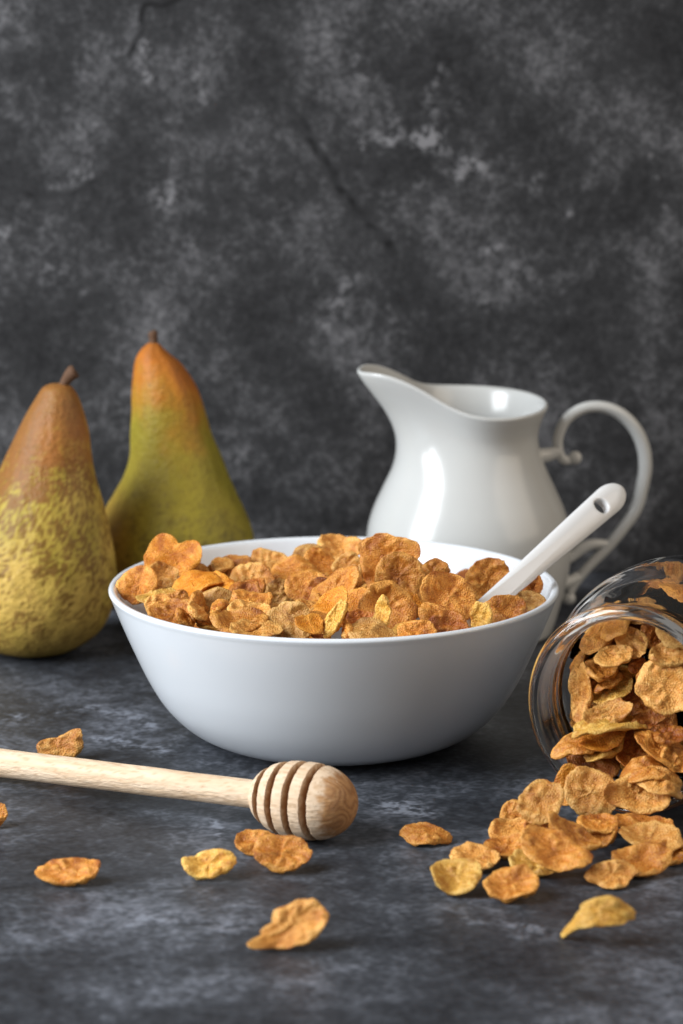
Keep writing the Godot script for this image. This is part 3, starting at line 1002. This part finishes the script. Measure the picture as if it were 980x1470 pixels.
	print("flakes in bowl ", laid.size(), ", in jar ", jl.size())


func picked() -> void:
	flake("tall orange two-lobed flake standing up at the bowl rim beside the pears", "bowl", Vector3(-6.52, 6.92, -2.00), 2.28, 1.76, Vector3(-0.12, 0.25, 1), 10, 0.3, 0.2, 4, 3, false)
	flake("round blistered brown flake against the bowl wall on the pear side", "bowl", Vector3(-7.77, 6.21, 0.30), 1.61, 1.50, Vector3(-0.25, 0.45, 0.9), 20, 0.3, 0.3, 0, 0, false)
	flake("pale knobbly flake tucked just below the two-lobed flake", "bowl", Vector3(-6.94, 6.34, -0.60), 1.29, 1.24, Vector3(0.3, 0.5, 0.8), 0, 0.3, 0.3, 1, 0, false)
	flake("smooth orange flake seen edge on, slanting up below the two-lobed flake", "bowl", Vector3(-5.48, 6.44, 0.80), 1.99, 1.71, Vector3(-0.25, 0.93, 0.3), 22, -0.4, 0.2, 4, 1, false)
	flake("orange flake seen edge on, beside the big pale round flake", "bowl", Vector3(-4.73, 6.21, 0.80), 1.72, 1.60, Vector3(-0.15, 0.92, 0.35), 12, 0.5, 0.2, 4, 1, false)
	flake("big pale round flake with a folded edge, pear half of the heap", "bowl", Vector3(-3.28, 6.18, -0.20), 1.85, 1.68, Vector3(-0.15, 0.42, 0.9), -20, 0.5, 0.3, 1, 0, false)
	flake("small round tan flake propped below the big pale round flake", "bowl", Vector3(-2.13, 6.06, 1.00), 1.16, 1.10, Vector3(0.1, 0.3, 0.95), -30, 0.3, 0.2, 5, 0, false)
	flake("bumpy flake hugging the front rim of the bowl nearest the dipper handle", "bowl", Vector3(-6.10, 5.93, 4.20), 1.97, 1.39, Vector3(-0.1, 0.72, 0.68), -15, 0.5, 0.5, 0, 1, false)
	flake("small pale flake behind the bumpy flake at the front rim", "bowl", Vector3(-6.79, 6.02, 2.80), 1.03, 0.92, Vector3(-0.2, 0.5, 0.8), 0, 0.4, 0.2, 1, 1, false)
	flake("long thin yellowish edge between the blistered flake and the front rim", "bowl", Vector3(-6.93, 6.00, 1.80), 1.59, 1.37, Vector3(-0.1, 0.97, 0.2), 22, 0.4, 0.2, 2, 1, false)
	flake("grey tan flake lying flat in the dip of the heap, pear half", "bowl", Vector3(-4.47, 6.11, 3.60), 2.04, 1.50, Vector3(0.1, 0.72, 0.68), -8, -0.4, 0.3, 5, 1, false)
	flake("narrow slanting flake edge beside the grey tan flake", "bowl", Vector3(-5.12, 6.13, 4.00), 1.50, 1.07, Vector3(0.75, 0.5, 0.35), -50, 0.3, 0.2, 0, 1, false)
	flake("flat flake on top of the small stack at the front of the bowl", "bowl", Vector3(-3.21, 6.40, 4.20), 1.71, 1.60, Vector3(-0.05, 0.93, 0.35), -8, 0.4, 0.2, 0, 1, false)
	flake("second flake from the top of the small stack at the front of the bowl", "bowl", Vector3(-3.19, 6.29, 5.40), 1.63, 1.53, Vector3(0.05, 0.93, 0.35), 3, 0.4, 0.3, 1, 1, false)
	flake("third flake of the small stack, a thick brown one", "bowl", Vector3(-3.49, 6.13, 6.40), 2.03, 1.56, Vector3(0, 0.9, 0.4), -4, 0.5, 0.5, 0, 1, false)
	flake("lowest flake of the small stack, just above the bowl rim", "bowl", Vector3(-2.87, 6.05, 7.11), 1.86, 1.45, Vector3(0, 0.93, 0.35), 2, 0.4, 0.3, 1, 1, false)
	flake("dark tan squarish flake standing at the front middle of the bowl", "bowl", Vector3(-1.59, 6.24, 6.40), 1.82, 1.46, Vector3(-0.12, 0.5, 0.85), -35, 0.3, 0.3, 5, 2, false)
	flake("small pale flake wedged beside the dark tan squarish flake", "bowl", Vector3(-0.99, 6.43, 5.20), 0.95, 0.79, Vector3(0.3, 0.7, 0.6), -40, 0.3, 0.2, 1, 2, false)
	flake("flake seen edge on under the small pale wedged flake", "bowl", Vector3(-0.61, 6.03, 6.00), 1.25, 1.41, Vector3(0, 0.9, 0.42), 15, 0.4, 0.3, 0, 1, false)
	flake("narrow twisted yellow flake at the front middle of the bowl", "bowl", Vector3(0.07, 6.53, 7.00), 1.60, 0.67, Vector3(-0.5, 0.5, 0.7), 54, 0.5, 0.6, 2, 1, false)
	flake("orange flake with a bright upper edge behind the twisted yellow flake", "bowl", Vector3(-0.07, 6.59, 5.00), 1.48, 1.16, Vector3(-0.3, 0.75, 0.55), 30, 0.5, 0.4, 4, 1, false)
	flake("large orange flake leaning up towards the jug, middle of the heap", "bowl", Vector3(0.12, 6.66, 3.00), 2.27, 1.40, Vector3(-0.4, 0.55, 0.73), 32, 0.4, 0.3, 0, 1, false)
	flake("tallest flake of the heap, its peak standing against the jug", "bowl", Vector3(2.18, 7.32, 0.80), 2.43, 2.15, Vector3(-0.18, 0.25, 0.95), 40, 0.35, 0.3, 0, 2, false)
	flake("broad rough flake leaning on the tallest flake of the heap", "bowl", Vector3(2.57, 6.98, 2.00), 1.96, 1.80, Vector3(0.05, 0.28, 0.95), -10, 0.3, 0.35, 0, 0, false)
	flake("large round blistered flake in front of the broad rough flake", "bowl", Vector3(2.06, 6.28, 4.60), 2.23, 1.91, Vector3(0.1, 0.35, 0.93), -35, 0.4, 0.35, 0, 0, false)
	flake("bright yellow sliver standing upright against the large blistered flake", "bowl", Vector3(1.83, 6.61, 6.60), 1.45, 0.78, Vector3(-0.65, 0.2, 0.7), 78, 0.4, 0.3, 2, 1, false)
	flake("greyish flat flake along the front rim below the yellow sliver", "bowl", Vector3(1.33, 6.10, 7.40), 1.90, 1.29, Vector3(0, 0.85, 0.5), -5, -0.3, 0.3, 5, 2, false)
	flake("short flake edge poking up beside the greyish flat flake", "bowl", Vector3(0.51, 6.07, 7.20), 0.77, 0.57, Vector3(-0.7, 0.3, 0.6), -60, 0.3, 0.2, 0, 1, false)
	flake("dark brown flake in the hollow above the greyish flat flake", "bowl", Vector3(1.09, 6.09, 5.60), 1.16, 0.89, Vector3(0, 0.6, 0.8), 5, 0.4, 0.4, 3, 1, false)
	flake("brown flake low at the front rim below the middle of the spoon side", "bowl", Vector3(3.04, 6.05, 7.20), 1.44, 1.03, Vector3(0.1, 0.65, 0.75), -3, 0.3, 0.3, 0, 0, false)
	flake("widest flake of the spoon side with a knobbly folded top", "bowl", Vector3(4.41, 6.52, 3.60), 2.36, 1.82, Vector3(0.12, 0.42, 0.9), -18, 0.5, 0.4, 0, 1, false)
	flake("jagged little flake peeking out beside the white wall reflection", "bowl", Vector3(3.91, 6.90, 1.20), 1.27, 1.10, Vector3(0.2, 0.5, 0.85), 30, 0.4, 0.3, 0, 2, false)
	flake("rounded flake with a dark toasted rim behind the spoon tip", "bowl", Vector3(6.12, 6.54, 0.60), 1.83, 1.55, Vector3(0.1, 0.3, 0.95), 25, 0.35, 0.3, 0, 0, false)
	flake("upright reddish flake at the front rim between brown ones, spoon side", "bowl", Vector3(4.30, 6.13, 6.55), 1.45, 1.14, Vector3(0, 0.35, 0.93), -12, 0.3, 0.3, 3, 0, false)
	flake("yellow upright flake just below the tip of the spoon", "bowl", Vector3(5.58, 6.25, 5.60), 1.15, 0.89, Vector3(-0.3, 0.22, 0.93), 80, 0.3, 0.25, 2, 0, false)
	flake("reddish pitted flake lying under the spoon handle", "bowl", Vector3(6.50, 6.09, 4.07), 1.87, 1.23, Vector3(0.1, 0.5, 0.85), 12, 0.4, 0.3, 0, 0, false)
	flake("thin flake edge at the front rim below the reddish pitted flake", "bowl", Vector3(5.99, 5.85, 5.26), 1.16, 0.95, Vector3(0, 0.85, 0.55), 10, 0.3, 0.3, 1, 1, false)
	flake("rough flake nearest the jar, against the bowl wall", "bowl", Vector3(7.62, 5.83, 1.93), 1.42, 1.09, Vector3(0.1, 0.5, 0.85), -22, 0.4, 0.3, 5, 2, false)
	flake("dark flake edge behind the spoon handle by the bowl wall", "bowl", Vector3(7.81, 6.26, 1.00), 1.21, 0.99, Vector3(-0.55, 0.55, 0.6), 48, 0.3, 0.3, 3, 1, false)
	flake("olive brown flake at the back of the bowl, jug side of the pears", "bowl", Vector3(-1.11, 6.52, -3.40), 1.33, 1.16, Vector3(-0.2, 0.4, 0.9), 20, 0.3, 0.3, 5, 0, false)
	flake("pale lumpy flake lying on the back of the heap", "bowl", Vector3(0.25, 6.79, -3.80), 1.80, 1.39, Vector3(0, 0.75, 0.66), -6, 0.5, 0.5, 1, 1, false)
	flake("brown round flake at the back, behind the tallest flake", "bowl", Vector3(1.56, 7.07, -2.40), 1.14, 1.03, Vector3(0, 0.3, 0.95), 0, 0.3, 0.3, 0, 0, false)
	flake("tan flake in front of the olive brown flake", "bowl", Vector3(-0.55, 6.56, -1.80), 1.53, 1.19, Vector3(0.1, 0.5, 0.85), -25, 0.4, 0.3, 0, 1, false)
	flake("plain tan flake beneath the pale lumpy flake", "bowl", Vector3(0.56, 6.59, -1.40), 1.24, 1.08, Vector3(-0.1, 0.4, 0.9), 10, 0.3, 0.3, 1, 0, false)
	flake("long flake lying level across the middle of the heap", "bowl", Vector3(-1.64, 6.47, -0.80), 2.25, 1.57, Vector3(0, 0.85, 0.5), -4, -0.4, 0.3, 0, 1, false)
	flake("flat flake behind the two edge-on orange flakes", "bowl", Vector3(-4.29, 6.15, -2.80), 1.78, 1.26, Vector3(0, 0.62, 0.78), 0, 0.4, 0.3, 0, 1, false)
	flake("little round flake between the two-lobed flake and the flat one", "bowl", Vector3(-5.57, 6.25, -2.00), 0.91, 0.80, Vector3(0.1, 0.5, 0.85), 0, 0.3, 0.3, 1, 0, false)
	flake("small orange flake at the centre, below the large leaning one", "bowl", Vector3(0.89, 6.44, 3.80), 1.07, 0.96, Vector3(-0.2, 0.6, 0.75), 30, 0.3, 0.3, 4, 1, false)
	flake("broken bit of flake in the gap near the pale knobbly flake", "bowl", Vector3(-6.05, 6.14, 2.60), 0.98, 0.81, Vector3(0.2, 0.6, 0.75), -30, 0.4, 0.3, 0, 2, false)
	flake("brown flake sunk in the shade behind the small stack", "bowl", Vector3(-3.45, 6.26, 2.40), 1.36, 1.20, Vector3(0.1, 0.75, 0.6), 10, 0.4, 0.3, 3, 1, false)
	flake("brown flake filling the middle, under the long level flake", "bowl", Vector3(-1.07, 6.40, 1.20), 1.65, 1.32, Vector3(-0.2, 0.6, 0.75), 20, 0.3, 0.3, 0, 0, false)
	flake("brown flake in the shade left by the large leaning flake", "bowl", Vector3(-0.65, 6.40, 2.40), 1.36, 1.09, Vector3(-0.3, 0.6, 0.7), 35, 0.3, 0.3, 3, 1, false)
	flake("tan flake between the widest flake and the front rim", "bowl", Vector3(3.85, 6.20, 5.60), 1.31, 1.10, Vector3(0.2, 0.55, 0.8), -40, 0.3, 0.3, 0, 1, false)
	flake("tan flake at the back wall between the pears and the jug", "bowl", Vector3(-2.72, 6.27, -3.20), 1.62, 1.33, Vector3(0, 0.6, 0.78), -8, 0.4, 0.3, 1, 1, false)
	flake("long flake slanting along the upper inside of the jar mouth", "jar", Vector3(9.62, 6.49, 9.60), 1.65, 1.00, Vector3(-0.45, 0.65, 0.6), 38, 0.4, 0.5, 0, 1, false)
	flake("crumpled flake at the top middle of the jar mouth", "jar", Vector3(10.63, 6.47, 10.14), 1.29, 1.00, Vector3(0.1, 0.4, 0.9), -40, 0.8, 0.6, 1, 2, false)
	flake("dark flake deep behind the crumpled flake in the jar", "jar", Vector3(11.62, 6.66, 9.98), 1.50, 1.00, Vector3(0.2, 0.6, 0.75), -20, 0.4, 0.3, 3, 1, false)
	flake("pale lumpy flake lying level near the top of the jar mouth", "jar", Vector3(10.01, 5.97, 10.48), 1.44, 1.09, Vector3(-0.1, 0.85, 0.5), 4, 0.5, 0.5, 1, 1, false)
	flake("tall pale flake pressed upright against the glass of the jar mouth", "jar", Vector3(9.00, 4.57, 9.72), 2.11, 1.01, Vector3(-0.62, 0.1, 0.75), 86, 0.4, 0.5, 1, 1, false)
	flake("small flake edge under the pale lumpy level flake", "jar", Vector3(9.61, 5.36, 9.93), 1.15, 1.05, Vector3(0, 0.93, 0.3), 3, 0.4, 0.3, 0, 1, false)
	flake("slanting flake edge behind the tall upright flake", "jar", Vector3(9.79, 4.91, 9.80), 1.25, 1.05, Vector3(-0.3, 0.85, 0.4), 34, 0.3, 0.3, 0, 1, false)
	flake("broad yellowish flake slanting in the middle of the jar mouth", "jar", Vector3(10.05, 4.60, 9.71), 1.66, 1.26, Vector3(-0.3, 0.72, 0.6), 32, 0.4, 0.4, 2, 1, false)
	flake("largest flake in the jar, facing out with blistered face", "jar", Vector3(11.68, 5.23, 11.48), 2.06, 1.72, Vector3(-0.22, 0.22, 0.95), -38, 0.35, 0.3, 1, 0, false)
	flake("lumpy flake lying level above the largest flake in the jar", "jar", Vector3(11.79, 6.17, 11.20), 1.38, 1.08, Vector3(0.1, 0.85, 0.5), -8, 0.5, 0.5, 1, 1, false)
	flake("small dark flake at the centre of the jar mouth", "jar", Vector3(10.90, 5.67, 10.39), 0.70, 0.55, Vector3(0, 0.5, 0.85), 20, 0.4, 0.3, 3, 1, false)
	flake("small twisted flake with a pale tip at the centre of the jar mouth", "jar", Vector3(11.12, 5.14, 10.73), 1.09, 0.74, Vector3(0.3, 0.4, 0.85), -65, 0.6, 0.5, 0, 2, false)
	flake("crooked flake edge under the largest flake in the jar", "jar", Vector3(11.50, 4.53, 11.28), 1.13, 0.89, Vector3(0.1, 0.85, 0.5), -20, 0.5, 0.3, 1, 1, false)
	flake("pale brown lumpy flake above the wavy yellow flake", "jar", Vector3(9.84, 3.97, 10.85), 1.74, 1.04, Vector3(-0.15, 0.75, 0.62), 20, 0.4, 0.5, 1, 1, false)
	flake("long wavy yellow flake sticking out of the jar mouth", "jar", Vector3(9.91, 3.82, 11.11), 3.02, 1.29, Vector3(0, 0.97, 0.2), 10, -0.5, 0.2, 2, 1, false)
	flake("pointed orange flake jutting out over the jar lip", "jar", Vector3(8.84, 2.92, 10.88), 1.99, 1.14, Vector3(-0.1, 0.92, 0.38), 14, -0.4, 0.3, 0, 2, false)
	flake("golden flake stacked under the wavy yellow flake", "jar", Vector3(9.65, 3.08, 10.97), 1.79, 1.24, Vector3(-0.2, 0.9, 0.35), 26, 0.4, 0.3, 4, 1, false)
	flake("ragged golden flake at the bottom of the stack in the jar mouth", "jar", Vector3(9.72, 2.66, 10.89), 1.49, 1.10, Vector3(-0.2, 0.85, 0.42), 28, 0.3, 0.3, 2, 1, false)
	flake("dark brown flake in the shade at the middle of the jar mouth", "jar", Vector3(11.42, 3.63, 11.00), 1.59, 1.34, Vector3(0.1, 0.4, 0.9), 20, 0.3, 0.3, 3, 1, false)
	flake("dark flake edge at the frame side of the jar mouth", "jar", Vector3(11.92, 3.44, 11.72), 1.18, 0.98, Vector3(-0.2, 0.85, 0.42), 22, 0.4, 0.3, 3, 1, false)
	flake("long flake slanting down towards the frame edge in the jar", "jar", Vector3(11.48, 2.90, 11.83), 1.97, 1.08, Vector3(0.4, 0.8, 0.42), -28, 0.3, 0.4, 0, 1, false)
	flake("dark flake lying deep in the lower jar mouth", "jar", Vector3(10.89, 2.43, 11.07), 1.74, 1.19, Vector3(0.1, 0.9, 0.4), -10, 0.3, 0.3, 3, 1, false)
	flake("broad shaded flake inside the lower jar mouth", "jar", Vector3(9.39, 2.08, 10.60), 1.85, 1.50, Vector3(-0.1, 0.55, 0.8), -20, 0.3, 0.3, 3, 0, false)
	flake("big round pale flake tipped out at the foot of the jar mouth", "jar", Vector3(9.11, 1.49, 12.16), 1.97, 1.72, Vector3(-0.1, 0.5, 0.87), -30, 0.3, 0.3, 1, 0, false)
	flake("arched thin flake over the bent pale flake in the jar mouth", "jar", Vector3(11.14, 2.32, 12.10), 2.06, 1.23, Vector3(0, 0.93, 0.35), -3, -0.8, 0.2, 0, 1, false)
	flake("bent pale flake at the lower frame side of the jar mouth", "jar", Vector3(11.50, 2.05, 12.52), 1.76, 1.08, Vector3(0.05, 0.72, 0.68), -8, -0.5, 0.4, 1, 1, false)
	flake("pale tan folded flake lying on the lower lip of the jar", "jar", Vector3(10.70, 1.51, 12.43), 2.30, 1.42, Vector3(0, 0.6, 0.8), -5, 0.5, 0.4, 1, 2, false)
	flake("golden flake behind the big round pale flake", "jar", Vector3(8.40, 1.43, 11.10), 1.54, 1.00, Vector3(-0.2, 0.4, 0.9), 65, 0.4, 0.3, 4, 1, false)
	flake("shaded flake at the back of the jar mouth above the dark one", "jar", Vector3(10.73, 4.17, 9.85), 1.61, 1.26, Vector3(0, 0.5, 0.85), 10, 0.3, 0.3, 3, 1, false)
	flake("brown flake in the hollow between the stacks in the jar", "jar", Vector3(10.68, 2.96, 10.50), 1.40, 1.20, Vector3(0, 0.5, 0.85), -10, 0.3, 0.3, 3, 0, false)
	flake("brown flake at the upper frame side of the jar mouth", "jar", Vector3(12.28, 5.62, 10.79), 1.24, 1.04, Vector3(0, 0.5, 0.85), -20, 0.3, 0.3, 0, 1, false)
	flake("brown flake low at the frame edge of the jar mouth", "jar", Vector3(12.13, 2.77, 12.07), 1.23, 1.03, Vector3(0.1, 0.6, 0.8), -10, 0.3, 0.3, 0, 1, false)
	flake("pale round flake leaning up at the jar side of the spilled heap", "spill", Vector3(7.23, 1.60, 13.46), 1.69, 1.45, Vector3(-0.2, 0.62, 0.76), 35, 0.3, 0.25, 1, 0, false)
	flake("small flake tucked behind the pale leaning round flake", "spill", Vector3(6.33, 0.90, 12.60), 0.98, 0.83, Vector3(-0.2, 0.7, 0.7), 60, 0.4, 0.3, 0, 1, false)
	flake("lumpy flake at the outer edge of the spilled heap, behind the large one", "spill", Vector3(6.14, 0.60, 13.65), 1.50, 1.16, Vector3(0, 0.9, 0.4), 8, 0.4, 0.4, 1, 1, false)
	flake("flake between the lumpy one and the large folded one in the spill", "spill", Vector3(6.00, 0.40, 14.58), 1.48, 1.20, Vector3(-0.05, 0.9, 0.4), 0, 0.4, 0.4, 0, 1, false)
	flake("large folded flake spread over the front of the spilled heap", "spill", Vector3(7.38, 0.95, 16.72), 2.51, 1.54, Vector3(0.1, 0.8, 0.58), -22, 0.45, 0.3, 0, 2, false)
	flake("flake edge lying under the large folded flake of the spill", "spill", Vector3(6.83, 0.35, 16.16), 1.74, 1.17, Vector3(0, 0.93, 0.35), -6, 0.5, 0.3, 2, 1, true)
	flake("bumpy flake at the tip of the spill, beside the outermost curled one", "spill", Vector3(4.81, 0.40, 15.69), 1.70, 1.32, Vector3(0, 0.95, 0.3), 0, 0.35, 0.4, 1, 0, true)
	flake("outermost golden curled flake of the spill, farthest from the jar", "spill", Vector3(4.07, 0.50, 17.88), 1.84, 1.29, Vector3(0.05, 0.85, 0.5), -8, 0.75, 0.35, 2, 1, true)
	flake("reddish cupped flake in front of the spilled heap", "spill", Vector3(5.87, 0.40, 18.45), 1.87, 1.41, Vector3(0, 0.92, 0.4), -5, 0.5, 0.6, 0, 1, true)
	flake("dark ridged flake sloping down behind the large folded flake", "spill", Vector3(8.14, 1.00, 15.14), 1.90, 1.04, Vector3(0.35, 0.8, 0.45), -32, 0.4, 0.3, 0, 1, false)
	flake("thin flake lying just below the tipped out round flake", "spill", Vector3(9.15, 0.90, 13.93), 1.40, 1.06, Vector3(0.1, 0.93, 0.3), -12, 0.5, 0.2, 0, 1, false)
	flake("long thin flake under the lower lip of the jar", "spill", Vector3(10.83, 0.70, 13.50), 1.99, 1.21, Vector3(0.05, 0.94, 0.32), -6, 0.4, 0.3, 0, 1, false)
	flake("broad pale flake below the jar lip near the frame edge", "spill", Vector3(10.93, 0.60, 14.58), 2.20, 1.44, Vector3(0.05, 0.88, 0.46), -6, 0.4, 0.4, 1, 1, false)
	flake("curled end of a flake between the spill and the broad pale flake", "spill", Vector3(9.37, 0.70, 14.15), 1.01, 0.96, Vector3(-0.3, 0.7, 0.6), -40, 0.6, 0.3, 0, 1, false)
	flake("flake with a raised edge in front of the broad pale flake", "spill", Vector3(10.40, 0.50, 16.16), 2.21, 1.27, Vector3(0, 0.85, 0.5), 4, 0.6, 0.4, 0, 1, true)
	flake("angular flake at the front of the spill, nearest the lone curled one", "spill", Vector3(9.29, 0.40, 17.22), 1.62, 1.07, Vector3(0.05, 0.85, 0.52), 8, 0.3, 0.3, 1, 2, true)
	flake("lone small flake between the honey dipper and the spilled heap", "spill", Vector3(3.20, 0.40, 13.23), 1.75, 0.93, Vector3(-0.05, 0.85, 0.52), -8, -0.4, 0.4, 0, 2, true)
	flake("lone pale yellow flake curled like a wave near the table front", "spill", Vector3(8.34, 0.70, 22.44), 2.38, 1.08, Vector3(-0.2, 0.65, 0.73), 4, -0.7, 0.2, 2, 4, true)
	flake("flake filling the heap under the pale leaning round flake", "spill", Vector3(7.46, 0.70, 13.79), 1.55, 1.21, Vector3(0, 0.75, 0.65), -15, 0.3, 0.3, 3, 1, false)
	flake("brown flake at the frame edge beneath the jar lip", "spill", Vector3(11.68, 0.40, 15.07), 1.33, 1.05, Vector3(0, 0.85, 0.5), 0, 0.4, 0.3, 0, 1, true)
	flake("broken triangular flake standing behind the honey dipper handle", "loose", Vector3(-10.62, 0.60, 3.60), 1.85, 1.20, Vector3(0.05, 0.45, 0.9), 14, 0.25, 0.2, 1, 5, true)
	flake("flake cut off by the frame edge below the dipper handle", "loose", Vector3(-12.08, 0.40, 11.45), 0.90, 0.85, Vector3(0, 0.8, 0.6), 0, 0.4, 0.3, 0, 0, true)
	flake("thin brown flake lying alone below the dipper handle", "loose", Vector3(-8.82, 0.40, 17.03), 2.09, 1.07, Vector3(0, 0.9, 0.42), 2, 0.35, 0.5, 0, 1, true)
	flake("small pale yellow crinkled flake beside the double flake", "loose", Vector3(-4.16, 0.40, 16.50), 1.73, 1.08, Vector3(0.05, 0.8, 0.6), 8, 0.5, 0.5, 2, 1, true)
	flake("small flake tucked against the double flake under the dipper head", "loose", Vector3(-2.61, 0.40, 14.16), 1.49, 1.06, Vector3(-0.1, 0.8, 0.6), 0, 0.4, 0.4, 0, 1, true)
	flake("knobbly flake just in front of the honey dipper head", "loose", Vector3(-1.72, 0.50, 15.82), 1.89, 1.37, Vector3(0, 0.75, 0.66), -6, 0.3, 0.4, 0, 0, true)
	flake("large curled flake with a tail alone at the front of the table", "loose", Vector3(-1.12, 0.80, 22.46), 2.42, 1.60, Vector3(-0.15, 0.62, 0.78), 16, 0.6, 0.4, 1, 4, true)
